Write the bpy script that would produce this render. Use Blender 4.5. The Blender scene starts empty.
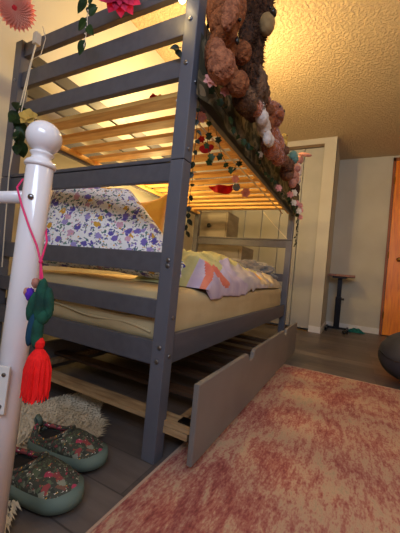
import bpy, bmesh, math, random
from mathutils import Vector, Matrix, noise, Euler
random.seed(7)
PI = math.pi
SC = bpy.context.scene
COL = SC.collection

# ---------------------------------------------------------------- materials
def lin(c):
    return tuple(((v/255)/12.92 if v/255 <= .04045 else ((v/255+.055)/1.055)**2.4) for v in c) + (1,)
def nodes(name):
    m = bpy.data.materials.new(name); m.use_nodes = True
    nt = m.node_tree; b = nt.nodes['Principled BSDF']
    return m, nt, b
def N(nt, t, **kw):
    n = nt.nodes.new(t)
    for k, v in kw.items():
        if k in n.inputs: n.inputs[k].default_value = v
        else: setattr(n, k, v)
    return n
def ramp(nt, fac, stops, interp='LINEAR'):
    r = nt.nodes.new('ShaderNodeValToRGB'); r.color_ramp.interpolation = interp
    e = r.color_ramp.elements
    e[0].position, e[0].color = stops[0][0], lin(stops[0][1])
    e[1].position, e[1].color = stops[-1][0], lin(stops[-1][1])
    for p, c in stops[1:-1]:
        x = e.new(p); x.color = lin(c)
    nt.links.new(fac, r.inputs['Fac']); return r.outputs['Color']
def coords(nt, scale=(1,1,1), rot=(0,0,0), loc=(0,0,0)):
    t = nt.nodes.new('ShaderNodeTexCoord'); m = nt.nodes.new('ShaderNodeMapping')
    m.inputs['Scale'].default_value = scale; m.inputs['Rotation'].default_value = rot; m.inputs['Location'].default_value = loc
    nt.links.new(t.outputs['Object'], m.inputs['Vector']); return m.outputs['Vector']
def bumpit(nt, b, h, strength=.3, dist=.01):
    n = nt.nodes.new('ShaderNodeBump'); n.inputs['Strength'].default_value = strength; n.inputs['Distance'].default_value = dist
    nt.links.new(h, n.inputs['Height']); nt.links.new(n.outputs['Normal'], b.inputs['Normal'])
def mat(name, c1, c2=None, rough=.6, ns=8, scale=(1,1,1), bump=0, bs=60, bd=.004, metal=0, coat=0, sheen=0):
    m, nt, b = nodes(name)
    b.inputs['Roughness'].default_value = rough; b.inputs['Metallic'].default_value = metal
    b.inputs['Coat Weight'].default_value = coat; b.inputs['Sheen Weight'].default_value = sheen
    v = coords(nt, scale)
    n = N(nt, 'ShaderNodeTexNoise', Scale=ns, Detail=4); nt.links.new(v, n.inputs['Vector'])
    c2 = c2 or tuple(max(0, x-10) for x in c1)
    nt.links.new(ramp(nt, n.outputs['Fac'], [(.35, c1), (.65, c2)]), b.inputs['Base Color'])
    if bump:
        n2 = N(nt, 'ShaderNodeTexNoise', Scale=bs, Detail=3); nt.links.new(coords(nt), n2.inputs['Vector'])
        bumpit(nt, b, n2.outputs['Fac'], bump, bd)
    return m
def emis(name, c, s):
    m, nt, b = nodes(name)
    b.inputs['Base Color'].default_value = lin(c); b.inputs['Emission Color'].default_value = lin(c); b.inputs['Emission Strength'].default_value = s
    return m

M = {}
M['wall'] = mat('warm_white_wall_paint', (202,197,182), (196,190,174), .85, 3, bump=.15, bs=150, bd=.002)
M['trim'] = mat('white_trim_paint', (232,230,226), None, .45)
M['closet'] = mat('off_white_closet_panel', (182,179,168), (174,171,160), .6, 4)
M['bedgrey'] = mat('slate_grey_bed_paint', (94,95,104), (88,89,98), .4, 5, bump=.06, bs=40, bd=.002)
M['bedrail'] = mat('slate_grey_rail_paint', (86,86,94), (79,79,87), .42, 5, (1,6,6))
M['drawer'] = mat('taupe_grey_drawer_paint', (122,117,113), (114,109,105), .42, 5)
M['pine'] = mat('honey_pine_slat', (236,188,108), (212,156,80), .5, 5, (12,1.5,12))
M['pine2'] = mat('plain_pine_slat', (176,146,106), (140,108,74), .55, 5, (12,1.5,12))
M['dark_metal'] = mat('dark_metal', (34,33,36), None, .35, metal=.8)
M['steel'] = mat('steel_bolt', (150,148,150), None, .3, metal=1)
M['white_gloss'] = mat('white_gloss_enamel', (242,238,240), (236,232,236), .18, coat=.6)
M['sheet'] = mat('tan_sheet', (194,174,132), (182,161,120), .8, 4, bump=.3, bs=14, bd=.01)
M['yellow'] = mat('mustard_yellow_velvet', (232,166,42), (214,140,24), .8, 9, sheen=.4, bump=.3, bs=18, bd=.01)
M['pine_shaded'] = mat('pine_slat_painted_shade', (88,62,44), (64,44,31), .6, 5, (12,1.5,12))  # pine darkened so the under-bed shade is held in the colour
M['duvet_y'] = mat('pale_yellow_green_duvet', (206,200,140), (190,182,120), .85, 12, bump=.4, bs=20, bd=.01)
M['duvet_w'] = mat('pale_grey_lilac_duvet', (200,192,194), (186,178,184), .85, 10, bump=.4, bs=18, bd=.01)
M['duvet_l'] = mat('lilac_duvet_lining', (186,170,196), (204,190,206), .85, 14, bump=.4, bs=20, bd=.01)
M['duvet_c'] = mat('coral_duvet_print', (226,134,104), (214,110,92), .85, 14)
M['duvet_b'] = mat('cream_duvet_end', (206,190,160), (190,172,142), .85, 10, bump=.4, bs=18, bd=.01)
M['duvet_o'] = mat('orange_duvet_print', (236,172,60), None, .85)
M['greyplush'] = mat('grey_plush', (138,136,134), (116,114,113), .95, 30, bump=.9, bs=45, bd=.02, sheen=.3)
M['dresser'] = mat('weathered_taupe_dresser', (158,148,134), (138,128,114), .6, 4, (1,1,5))
M['dresser_dark'] = mat('shadow_brown_dresser_side', (98,88,78), None, .6)
M['black'] = mat('black_paint', (22,20,20), None, .3)
M['beanbag'] = mat('charcoal_beanbag_vinyl', (62,65,76), (54,57,68), .55, 6, bump=.15, bs=30)
M['desk_wood'] = mat('brown_desk_wood', (150,96,66), (122,72,48), .45, 6, (2,14,2))
M['teal'] = mat('teal_cloth', (44,150,146), (30,116,118), .8, 20)
M['tan_plush'] = mat('tan_curly_plush', (150,86,46), (112,60,30), .95, 55, bump=1, bs=70, bd=.02)
M['tan_plush_light'] = mat('dusty_pink_tan_plush', (164,100,66), (120,68,44), .95, 50, bump=1, bs=60, bd=.02)
M['choc'] = mat('dark_chocolate_plush', (84,48,24), (44,24,13), .98, 60, bump=1, bs=80, bd=.02)
M['muzzle'] = mat('olive_tan_muzzle', (146,118,76), (128,100,62), .9, 30, bump=.4, bs=60)
M['mottle'] = mat('mottled_brown_plush', (120,86,60), (70,52,42), .95, 22, bump=1, bs=60, bd=.02)
M['rust'] = mat('rust_orange_plush', (178,92,38), (136,64,22), .95, 50, bump=1, bs=70, bd=.02, sheen=.4)
M['brown'] = mat('brown_plush', (130,84,56), (100,62,42), .95, 50, bump=1, bs=70, bd=.02)
M['whiteplush'] = mat('white_plush', (214,198,186), (190,172,160), .95, 50, bump=.8, bs=60, bd=.01)
M['pinkplush'] = mat('pink_plush', (200,142,122), (170,112,98), .95, 40, bump=.6, bs=60)
M['tealplush'] = mat('dusty_teal_plush', (104,140,128), (84,120,112), .95, 30, bump=.6, bs=60)
M['yellowplush'] = mat('pale_yellow_plush', (214,180,92), None, .95)
M['leaf'] = mat('ivy_green_leaf', (58,92,44), (30,56,30), .5, 20)
M['leaf_dark'] = mat('dark_olive_leaf', (44,56,36), (26,34,24), .45, 20)
M['blossom_pink'] = mat('pale_pink_petals', (230,170,160), (214,138,134), .8, 20)
M['blossom_white'] = mat('cream_petals', (234,222,204), None, .8)
M['blossom_magenta'] = mat('magenta_tissue', (228,66,118), (204,40,92), .8, 16)
M['coral_tissue'] = mat('coral_tissue', (255,196,176), (250,168,148), .8, 16)
M['red'] = mat('red_felt', (206,30,44), (180,18,34), .85, 20)
M['red_yarn'] = mat('bright_red_yarn', (250,20,16), (232,10,12), .85, 40, (8,8,1))
M['pink_cord'] = mat('hot_pink_cord', (232,40,112), None, .6)
M['green_felt'] = mat('dark_green_felt', (26,94,70), (10,54,46), .9, 30, bump=.5, bs=90)
M['blue_felt'] = mat('deep_blue_green_felt', (18,66,92), None, .9)
M['violet'] = mat('violet_yarn', (84,36,176), None, .9)
M['cord_white'] = mat('white_cord', (226,214,190), None, .6)
M['silver'] = mat('blue_grey_mirror_glass', (120,136,160), None, .15, metal=.6)
M['brass'] = mat('brass', (176,132,66), None, .3, metal=1)
M['sole'] = mat('sage_green_rubber_sole', (104,122,112), (92,110,101), .7, 8)
M['black_sole'] = mat('black_rubber_outsole', (20,20,21), None, .8)
M['fur'] = mat('cream_sheepskin_wool', (226,212,186), (204,186,156), .95, 12)
M['bulb'] = emis('warm_bulb_glow', (255,226,170), 14)
M['dark_inner'] = mat('dark_slipper_lining', (44,40,38), (30,28,28), .95, 40)

def door_wood():
    m, nt, b = nodes('orange_stained_door_wood')
    w = N(nt, 'ShaderNodeTexNoise', Scale=3, Detail=8, Distortion=1.2); nt.links.new(coords(nt, (6,9,.9)), w.inputs['Vector'])
    nt.links.new(ramp(nt, w.outputs['Fac'], [(.3,(252,156,16)),(.5,(244,136,6)),(.7,(222,112,4))]), b.inputs['Base Color'])
    b.inputs['Roughness'].default_value = .4; return m
M['door'] = door_wood()

def ceiling_mat():
    m, nt, b = nodes('knockdown_textured_ceiling')
    b.inputs['Base Color'].default_value = lin((218,194,156)); b.inputs['Roughness'].default_value = .9
    v = coords(nt)
    n1 = N(nt, 'ShaderNodeTexNoise', Scale=40, Detail=3, Roughness=.65); nt.links.new(v, n1.inputs['Vector'])
    r = N(nt, 'ShaderNodeMapRange'); r.inputs['From Min'].default_value=.42; r.inputs['From Max'].default_value=.6
    nt.links.new(n1.outputs['Fac'], r.inputs['Value'])
    bumpit(nt, b, r.outputs['Result'], .9, .011); return m
M['ceiling'] = ceiling_mat()

def floor_mat():
    m, nt, b = nodes('grey_brown_laminate_planks')
    v = coords(nt, (1,1,1), (0,0,PI/2))
    br = N(nt, 'ShaderNodeTexBrick'); br.offset = .37
    for k, x in (('Scale',1),('Brick Width',1.2),('Row Height',.16),('Mortar Size',.0025),('Bias',0)): br.inputs[k].default_value = x
    br.inputs['Color1'].default_value = (.15,.15,.15,1); br.inputs['Color2'].default_value = (.85,.85,.85,1); br.inputs['Mortar'].default_value = (0,0,0,1)
    nt.links.new(v, br.inputs['Vector'])
    n = N(nt, 'ShaderNodeTexNoise', Scale=2.2, Detail=7, Roughness=.65); nt.links.new(coords(nt, (9,.9,1)), n.inputs['Vector'])
    mx = N(nt, 'ShaderNodeMix'); mx.data_type = 'FLOAT'; mx.inputs[0].default_value = .62
    nt.links.new(br.outputs['Color'], mx.inputs[2]); nt.links.new(n.outputs['Fac'], mx.inputs[3])
    nt.links.new(ramp(nt, mx.outputs[0], [(.05,(48,42,40)),(.3,(80,72,68)),(.5,(102,92,87)),(.8,(128,117,110))]), b.inputs['Base Color'])
    b.inputs['Roughness'].default_value = .42; return m
M['floor'] = floor_mat()

def rug_mat():
    m, nt, b = nodes('distressed_coral_and_cream_rug')
    a = N(nt, 'ShaderNodeTexNoise', Scale=3.1, Detail=5, Roughness=.7, Distortion=.5); nt.links.new(coords(nt, (1,1.3,1), (0,0,.1), (3,1,0)), a.inputs['Vector'])
    s = N(nt, 'ShaderNodeTexNoise', Scale=14, Detail=4, Roughness=.75); nt.links.new(coords(nt, (1,3.4,1)), s.inputs['Vector'])
    f = N(nt, 'ShaderNodeTexNoise', Scale=75, Detail=3); nt.links.new(coords(nt, (1,2,1)), f.inputs['Vector'])
    m1 = N(nt, 'ShaderNodeMix'); m1.data_type='FLOAT'; m1.inputs[0].default_value=.5
    nt.links.new(a.outputs['Fac'], m1.inputs[2]); nt.links.new(s.outputs['Fac'], m1.inputs[3])
    m2 = N(nt, 'ShaderNodeMix'); m2.data_type='FLOAT'; m2.inputs[0].default_value=.2
    nt.links.new(m1.outputs[0], m2.inputs[2]); nt.links.new(f.outputs['Fac'], m2.inputs[3])
    c = ramp(nt, m2.outputs[0], [(.34,(112,54,52)),(.43,(156,84,78)),(.49,(178,122,106)),(.54,(194,160,132)),(.62,(170,150,122))])
    nt.links.new(c, b.inputs['Base Color']); b.inputs['Roughness'].default_value = .95
    bumpit(nt, b, f.outputs['Fac'], .5, .006); return m
M['rug'] = rug_mat()
M['rugedge'] = mat('cream_rug_binding', (190,160,140), None, .9)

def floral(name, base, cols, leafc, scale=13, axes=(1,1,1)):
    # scattered flowers (voronoi cells) with stretched leaves between them
    m, nt, b = nodes(name); L = nt.links
    v = coords(nt, axes)
    dn = N(nt, 'ShaderNodeTexNoise', Scale=scale*3.5, Detail=1); L.new(v, dn.inputs['Vector'])
    ad = N(nt, 'ShaderNodeVectorMath', operation='MULTIPLY_ADD'); ad.inputs[1].default_value=(.02,.02,.02)
    L.new(dn.outputs['Color'], ad.inputs[0]); L.new(v, ad.inputs[2])
    col = None; cur = lin(base)
    prev = None
    def layer(sc, thr, stops, off, stretch=(1,1,1), rot=(0,0,0)):
        nonlocal prev
        mp = N(nt, 'ShaderNodeMapping'); mp.inputs['Location'].default_value = off; mp.inputs['Scale'].default_value = stretch; mp.inputs['Rotation'].default_value = rot
        L.new(ad.outputs[0], mp.inputs['Vector'])
        vo = N(nt, 'ShaderNodeTexVoronoi', Scale=sc); L.new(mp.outputs[0], vo.inputs['Vector'])
        lt = N(nt, 'ShaderNodeMath', operation='LESS_THAN'); lt.inputs[1].default_value = thr; L.new(vo.outputs['Distance'], lt.inputs[0])
        sp = N(nt, 'ShaderNodeSeparateColor'); L.new(vo.outputs['Color'], sp.inputs[0])
        cc = ramp(nt, sp.outputs[0], stops, 'CONSTANT')
        mx = N(nt, 'ShaderNodeMix'); mx.data_type = 'RGBA'; L.new(lt.outputs[0], mx.inputs[0])
        if prev is None: mx.inputs[6].default_value = lin(base)
        else: L.new(prev, mx.inputs[6])
        L.new(cc, mx.inputs[7]); prev = mx.outputs[2]
    layer(scale*1.7, .30, leafc, (1,2,3), (1,1.9,.8), (.6,.3,.2))
    layer(scale*1.7, .28, leafc, (5,2,9), (1,.8,1.9), (-.7,.2,.4))
    layer(scale*2.4, .27, cols, (7,1,4))
    layer(scale, .36, cols, (0,0,0))
    layer(scale*2.8, .17, [(0,(232,176,70)),(.5,(240,232,220)),(1,(220,130,150))], (0,0,0))
    L.new(prev, b.inputs['Base Color']); b.inputs['Roughness'].default_value = .8
    return m
M['floral'] = floral('white_floral_print', (246,245,246), [(0,(120,104,186)),(.25,(160,146,206)),(.45,(214,166,190)),(.6,(216,164,60)),(.75,(96,84,170)),(1,(200,190,220))],
                     [(0,(70,112,112)),(.35,(104,138,130)),(.65,(86,98,140)),(1,(120,150,140))], 21)
M['slipper'] = floral('dark_floral_quilt', (66,70,62), [(0,(150,70,74)),(.3,(84,100,80)),(.5,(176,60,92)),(.7,(120,84,70)),(.85,(140,146,130)),(1,(90,110,96))],
                     [(0,(90,108,84)),(.5,(48,54,50)),(.8,(120,126,110)),(1,(70,80,66))], 30)
def camo():
    m, nt, b = nodes('faded_camouflage_cloth')
    n = N(nt, 'ShaderNodeTexNoise', Scale=9, Detail=2); nt.links.new(coords(nt, (1,1,1.2)), n.inputs['Vector'])
    nt.links.new(ramp(nt, n.outputs['Fac'], [(.3,(88,86,66)),(.44,(132,124,96)),(.5,(160,146,116)),(.56,(112,104,80)),(.66,(176,160,130))], 'CONSTANT'), b.inputs['Base Color'])
    b.inputs['Roughness'].default_value = .9; return m
M['camo'] = camo()

# ---------------------------------------------------------------- mesh helpers
def bx(bm, x0, x1, y0, y1, z0, z1, bev=0):
    r = bmesh.ops.create_cube(bm, size=1)
    vs = r['verts']
    for v in vs:
        v.co = Vector(((x0+x1)/2+v.co.x*(x1-x0), (y0+y1)/2+v.co.y*(y1-y0), (z0+z1)/2+v.co.z*(z1-z0)))
    if bev:
        es = list({e for v in vs for e in v.link_edges})
        bmesh.ops.bevel(bm, geom=es, offset=bev, segments=2, profile=.7, affect='EDGES')
    return bm
def box(*a, bev=0): return bx(bmesh.new(), *a, bev=bev)
def frame_of(d):
    d = d.normalized(); a = Vector((0,0,1)) if abs(d.z) < .9 else Vector((1,0,0))
    u = d.cross(a).normalized(); return u, d.cross(u)
def tube(bm, pts, r, seg=8, cap=True):
    pts = [Vector(p) for p in pts]; rings = []
    n = len(pts); u = None
    for i, p in enumerate(pts):
        d = (pts[min(i+1,n-1)]-pts[max(i-1,0)]).normalized()
        if u is None: u, w = frame_of(d)
        else:
            u = (u-d*u.dot(d)).normalized(); w = d.cross(u)
        rr = r[i] if isinstance(r, (list,tuple)) else r
        rings.append([bm.verts.new(p+(u*math.cos(2*PI*k/seg)+w*math.sin(2*PI*k/seg))*rr) for k in range(seg)])
    for a, b in zip(rings, rings[1:]):
        for k in range(seg): bm.faces.new((a[k], a[(k+1)%seg], b[(k+1)%seg], b[k]))
    if cap:
        bm.faces.new(rings[0][::-1]); bm.faces.new(rings[-1])
    return bm
def lathe(bm, c, prof, seg=24, axis=Vector((0,0,1))):
    c = Vector(c); u, w = frame_of(axis); ax = axis.normalized(); rings = []
    for r, h in prof:
        if r < 1e-5: rings.append([bm.verts.new(c+ax*h)])
        else: rings.append([bm.verts.new(c+ax*h+(u*math.cos(2*PI*k/seg)+w*math.sin(2*PI*k/seg))*r) for k in range(seg)])
    for a, b in zip(rings, rings[1:]):
        for k in range(seg):
            k2 = (k+1)%seg
            if len(a) == 1 and len(b) == 1: continue
            if len(a) == 1: bm.faces.new((a[0], b[k2], b[k]))
            elif len(b) == 1: bm.faces.new((a[k], a[k2], b[0]))
            else: bm.faces.new((a[k], a[k2], b[k2], b[k]))
    if len(rings[0]) > 1: bm.faces.new(rings[0][::-1])
    if len(rings[-1]) > 1: bm.faces.new(rings[-1])
    return bm
def blob(bm, c, r, rot=(0,0,0), amp=0, ns=6, sub=3, seed=0, power=2):
    """rounded body: an ellipsoid with lumps; power > 2 makes it boxier"""
    q = bmesh.ops.create_icosphere(bm, subdivisions=sub, radius=1)
    R = Euler(rot).to_matrix(); c = Vector(c)
    for v in q['verts']:
        p = v.co.copy()
        if power != 2:
            k = (abs(p.x)**power+abs(p.y)**power+abs(p.z)**power)**(1/power); p = p/k
        n = noise.noise(p*ns*.5+Vector((seed,seed*1.7,0)))
        p = Vector((p.x*r[0], p.y*r[1], p.z*r[2]))*(1+amp*n)
        v.co = c+R@p
    return bm
def fix(bm): bmesh.ops.recalc_face_normals(bm, faces=bm.faces[:]); return bm
def obj(name, bm, m, parent=None, smooth=False):
    fix(bm)
    off = Vector((0,0,0)); p = parent
    while p is not None: off += p.location; p = p.parent
    for v in bm.verts: v.co -= off
    me = bpy.data.meshes.new(name); bm.to_mesh(me); bm.free()
    me.materials.append(m)
    if smooth: me.polygons.foreach_set('use_smooth', [True]*len(me.polygons))
    o = bpy.data.objects.new(name, me); COL.objects.link(o)
    if parent: o.parent = parent
    return o
def tag(o, label, cat, group=None, kind=None):
    o['label'] = label; o['category'] = cat
    if group: o['group'] = group
    if kind: o['kind'] = kind
    return o
def thing(name, label, cat, loc=(0,0,0), group=None):
    o = bpy.data.objects.new(name, None); COL.objects.link(o); o.location = loc
    o.empty_display_size = .05
    return tag(o, label, cat, group)
def struct(name, bm, m, parent=None):
    o = obj(name, bm, m, parent)
    if parent is None: o['kind'] = 'structure'
    return o
def rebase(o):
    """put a single-mesh thing's origin at its base centre"""
    me = o.data; xs = [v.co for v in me.vertices]
    c = Vector(((min(v.x for v in xs)+max(v.x for v in xs))/2, (min(v.y for v in xs)+max(v.y for v in xs))/2, min(v.z for v in xs)))
    for v in me.vertices: v.co -= c
    o.location = c; return o

# ---------------------------------------------------------------- the room
H = 2.70; XB, XC = 4.36, 3.50; YL, YR, X0 = 1.26, -2.5, -1.7
struct('floor', box(X0-.1, XB+.1, YR-.1, YL+.1, -.05, 0), M['floor'])
struct('ceiling', box(X0-.1, XB+.1, YR-.1, YL+.1, H, H+.05), M['ceiling'])
struct('wall_left', box(X0, XC+.1, YL, YL+.1, 0, H), M['wall'])
struct('wall_right', box(X0, XB, YR-.1, YR, 0, H), M['wall'])
struct('wall_back', box(XB, XB+.1, YR, -.21, 0, H), M['wall'])
struct('wall_alcove_side', box(XC+.03, XB, -.21, -.11, 0, H), M['wall'])
b = box(XC, XC+.10, -.21, -.055, 0, H); struct('wall_closet_pier', b, M['wall'])
struct('wall_closet_header', box(XC, XC+.10, -.055, YL, 2.62, H), M['wall'])
struct('wall_closet_back', box(XC+.6, XC+.65, -.11, YL, 0, H), M['wall'])
# wall behind the camera, with a window
b = box(X0-.1, X0, YR, -1.9, 0, H); bx(b, X0-.1, X0, -.2, YL, 0, H); bx(b, X0-.1, X0, -1.9, -.2, 0, .9); bx(b, X0-.1, X0, -1.9, -.2, 2.1, H)
struct('wall_front', b, M['wall'])
wf = bmesh.new()
for a in ((-1.9,-1.85,.9,2.1),(-.25,-.2,.9,2.1),(-1.85,-.25,.9,.95),(-1.85,-.25,2.05,2.1),(-1.07,-1.03,.95,2.05)): bx(wf, X0-.08, X0-.02, a[0], a[1], a[2], a[3])
win = struct('window_1', wf, M['trim'])
# trim
struct('baseboard_back', box(XB-.014, XB, -.98, -.21, 0, .085, bev=.003), M['trim'])
struct('baseboard_pier', box(XC-.014, XC, -.224, -.055, 0, .085, bev=.003), M['trim'])
struct('baseboard_alcove', box(XC-.014, XB-.014, -.224, -.21, 0, .085, bev=.003), M['trim'])
struct('baseboard_right', box(X0, XB, YR, YR+.014, 0, .085, bev=.003), M['trim'])
struct('baseboard_left', box(X0, XC, YL-.014, YL, 0, .085, bev=.003), M['trim'])
struct('trim_1', box(XC+.005, XC+.075, -.055, YL, 2.585, 2.62), mat('bronze_closet_track', (120,100,78), None, .4))
# closet panels (folding doors)
d2 = struct('door_2', box(XC+.045, XC+.07, .215, .475, .03, 2.585, bev=.003), M['closet'])
d2['label'] = 'white closet folding panel'
y = .215
for i, (a, c) in enumerate([(-.05,.205),(.485,.745),(.755,1.015),(1.025,1.25)]):
    struct('door_%d' % (i+3), box(XC+.045, XC+.07, a, c, .03, 2.585, bev=.003), M['closet'])
struct('trim_2', box(XC+.004, XC+.075, -.055, YL, 0, .012), M['brass'])
# orange wooden door
door = struct('door_1', box(XB-.055, XB-.012, -1.80, -.985, .012, 2.60, bev=.004), M['door'])
for z in (.3, 1.19, 2.3):
    obj('hinge', tube(bmesh.new(), [(XB-.06,-.982,z-.05),(XB-.06,-.982,z+.05)], .008), M['brass'], door)
k = bmesh.new(); lathe(k, (XB-.055,-1.115,1.13), [(.03,0),(.03,.008),(.012,.012),(.012,.035),(.026,.045),(.03,.06),(.022,.075),(0,.078)], 20, Vector((-1,0,0)))
obj('door_knob', k, M['brass'], door, True)
b = box(XB-.03, XB, -.98, -.95, 0, 2.66); bx(b, XB-.03, XB, -1.86, -.95, 2.61, 2.66); struct('trim_3', b, mat('orange_stained_jamb', (150,84,36), None, .5))

# ---------------------------------------------------------------- rug, floor things
b = box(-1.6, 1.556, -2.3, -.0325, .001, .012, bev=.003)
rug = thing('area_rug', 'distressed coral and cream rug covering the floor beside the bunk bed', 'rug', (0,-1.1,0))
obj('pile', b, M['rug'], rug)
b = box(-1.6, 1.556, -.0325, -.0235, .001, .013, bev=.003); bx(b, 1.556, 1.566, -2.3, -.0235, .001, .013, bev=.002); obj('binding', b, M['rugedge'], rug)

# ---------------------------------------------------------------- bunk bed
L, W, P = 2.12, 1.094, .055
TOP = 1.765
bed = thing('bunk_bed', 'slate grey wooden bunk bed with pine slats under the upper bunk', 'bed', (0,0,0))
def bolt(c, ax, par, r=.008):
    b = bmesh.new(); lathe(b, c, [(r,0),(r,.003),(r*.6,.0045),(0,.0045)], 12, Vector(ax)); obj('bolt', b, M['steel'], par, True)
for X in (0, L-P):
    for Y in (0, W-P):
        b = box(X, X+P, Y, Y+P, 0, 1.055, bev=.004)
        lp = obj('post', b, M['bedgrey'], bed)
        up = obj('upper_post', box(X, X+P, Y, Y+P, 1.058, TOP, bev=.004), M['bedgrey'], bed)
        if X == 0:
            for z in (.395,.345,.70,.68): bolt((0, Y+.022+(.006 if z < .37 else 0), z), (-1,0,0), lp)
            for z in (1.40,1.56): bolt((0, Y+.03, z), (-1,0,0), up)
        if Y == 0:
            for z in (.365,.50): bolt((X+.03, 0, z), (0,-1,0), lp, .007)
            for z in (1.10,1.34): bolt((X+.025, 0, z), (0,-1,0), up, .007)
def rail(name, x0, x1, y0, y1, z0, z1, m='bedrail'):
    return obj(name, box(x0, x1, y0, y1, z0, z1, bev=.004), M[m], bed)
for X in (.014, L-.014-.026):
    for z0, z1, nm in ((1.683,1.755,'guard_rail'),(1.521,1.602,'guard_rail'),(1.365,1.437,'upper_end_rail'),(.985,1.052,'lower_head_rail'),(.653,.727,'lower_end_rail'),(.489,.557,'lower_end_rail'),(.326,.408,'lower_end_rail')):
        rail(nm, X, X+.026, P, W-P, z0, z1)
    rail('cap_rail', X-.004, X+.03, P, W-P, 1.055, 1.070)
for Y in (.010, W-.010-.026):
    rail('upper_side_board', P, L-P, Y, Y+.026, 1.30, 1.42)
    rail('lower_side_board', P, L-P, Y, Y+.026, .329, .434)
    for z0, z1 in ((1.521,1.602),(1.683,1.755)): rail('guard_rail', P, L-P, Y+.004, Y+.026, z0, z1)
for Y in (.036, W-.066):
    rail('ledger_strip', P, L-P, Y, Y+.03, 1.315, 1.337, 'pine'); rail('ledger_strip', P, L-P, Y, Y+.03, .335, .36, 'pine2')
slat0 = obj('upper_slat', box(-.034, .034, .04, W-.04, 1.338, 1.357, bev=.003), M['pine'], bed)
xs = [.11 + i*.1415 for i in range(14)]
for i, x in enumerate(xs):
    s = slat0 if i == 0 else slat0.copy()
    if i: COL.objects.link(s); s.parent = bed
    s.location.x = x
s0 = obj('lower_slat', box(-.034, .034, .04, W-.04, .361, .38, bev=.003), M['pine2'], bed)
for i, x in enumerate(xs):
    s = s0 if i == 0 else s0.copy()
    if i: COL.objects.link(s); s.parent = bed
    s.location.x = x

# trundle drawer on the floor under the bed
tr = thing('trundle_drawer', 'pulled out taupe trundle drawer with notched front under the bunk bed', 'drawer', (1,-.1,0))
FX0, FX1, FY = .01, 1.93, -.138
prof = [(FX0,.04),(FX1,.04),(FX1,.304)]
def notch(cx):
    pts = [(cx+.062,.304)]
    for k in range(9):
        a = k/8*PI; pts.append((cx+.042*math.cos(a), .304-.012-.03*math.sin(a)**.6))
    return pts+[(cx-.062,.304)]
prof += notch(1.43)+notch(.58)+[(FX0,.304)]
b = bmesh.new(); f = b.faces.new([b.verts.new((x, FY, z)) for x, z in prof])
e = bmesh.ops.extrude_face_region(b, geom=[f]); bmesh.ops.translate(b, verts=[v for v in e['geom'] if isinstance(v, bmesh.types.BMVert)], vec=(0,.02,0))
bmesh.ops.bevel(b, geom=[e for e in b.edges if abs(e.verts[0].co.y-e.verts[1].co.y) < 1e-6], offset=.0025, segments=1, affect='EDGES')
obj('front_panel', b, M['drawer'], tr)
obj('back_panel', box(FX0+.03, FX1-.03, .93, .95, .04, .2), M['drawer'], tr)
ts = obj('trundle_slat', box(-.034, .034, FY+.021, .93, .118, .136, bev=.003), M['pine2'], tr)
ts2 = obj('trundle_slat', box(-.034, .034, FY+.021, .93, .118, .136, bev=.003), M['pine_shaded'], tr)
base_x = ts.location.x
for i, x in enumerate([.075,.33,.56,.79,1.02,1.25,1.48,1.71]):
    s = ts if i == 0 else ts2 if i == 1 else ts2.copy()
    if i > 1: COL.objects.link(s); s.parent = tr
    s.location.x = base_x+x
for x in (.035, FX1-.055): obj('end_board', box(x+.004, x+.022, FY+.021+.02 if x < 1 else FY+.081, .03 if x < 1 else .93, .095, .117), M['pine2'], tr)
for Y in (FY+.10, .86): obj('runner', box(.065, FX1-.06, Y, Y+.03, .09, .117), M['pine2'], tr)
for x in (.2, .95, 1.7):
    for Y in (-.05, .85):
        b = bmesh.new(); lathe(b, (x, Y, .0321), [(.031,-.01),(.031,.01)], 18, Vector((0,1,0))); bx(b, x-.012, x+.012, Y-.018, Y-.012, .03, .0895); bx(b, x-.012, x+.012, Y+.012, Y+.018, .03, .0895); bx(b, x-.02, x+.02, Y-.02, Y+.02, .085, .0895)
        obj('caster', b, M['black'], tr)
obj('mounting_plate', box(.06, .1, -.10, -.045, .1365, .141), M['black'], tr)

# mattress
def soft_box(x0,x1,y0,y1,z0,z1, rad, amp, seed, nx=60, ny=34, nz=8):
    b = bmesh.new(); q = bmesh.ops.create_cube(b, size=1)
    bmesh.ops.subdivide_edges(b, edges=b.edges[:], cuts=22, use_grid_fill=True)
    cx, cy, cz = (x0+x1)/2, (y0+y1)/2, (z0+z1)/2; hx, hy, hz = (x1-x0)/2, (y1-y0)/2, (z1-z0)/2
    for v in b.verts:
        p = Vector((v.co.x*2*hx, v.co.y*2*hy, v.co.z*2*hz))
        c = Vector((max(-hx+rad, min(hx-rad, p.x)), max(-hy+rad, min(hy-rad, p.y)), max(-hz+rad, min(hz-rad, p.z))))
        d = p-c
        if d.length > 1e-6: p = c+d.normalized()*min(d.length, rad)
        n = noise.noise(Vector((p.x*5+seed, p.y*5, p.z*14)))+.5*noise.noise(Vector((p.x*13, p.y*13, p.z*30+seed)))
        if d.length > 1e-6: p += d.normalized()*n*amp
        v.co = p+Vector((cx,cy,cz))
    return b
mt = thing('mattress', 'mattress in a wrinkled tan fitted sheet on the lower bunk', 'mattress', (1.06,.55,.381))
obj('fitted_sheet', soft_box(.048, L-.06, .042, W-.045, .383, .592, .045, .006, 2), M['sheet'], mt, True)
# loose folds of sheet hanging along the foot end
b = bmesh.new(); nx = 50
for k in range(3):
    pts = []
    for i in range(nx):
        t = i/(nx-1); y = .10+t*.88
        pts.append((.046+.003*math.sin(t*9+k), y, .43+.022*k+.03*math.sin(t*2.2+k*.8)+.008*math.sin(t*13+k*2)))
    tube(b, pts, .0055, 6)
obj('sheet_fold', b, M['sheet'], mt, True)

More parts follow.
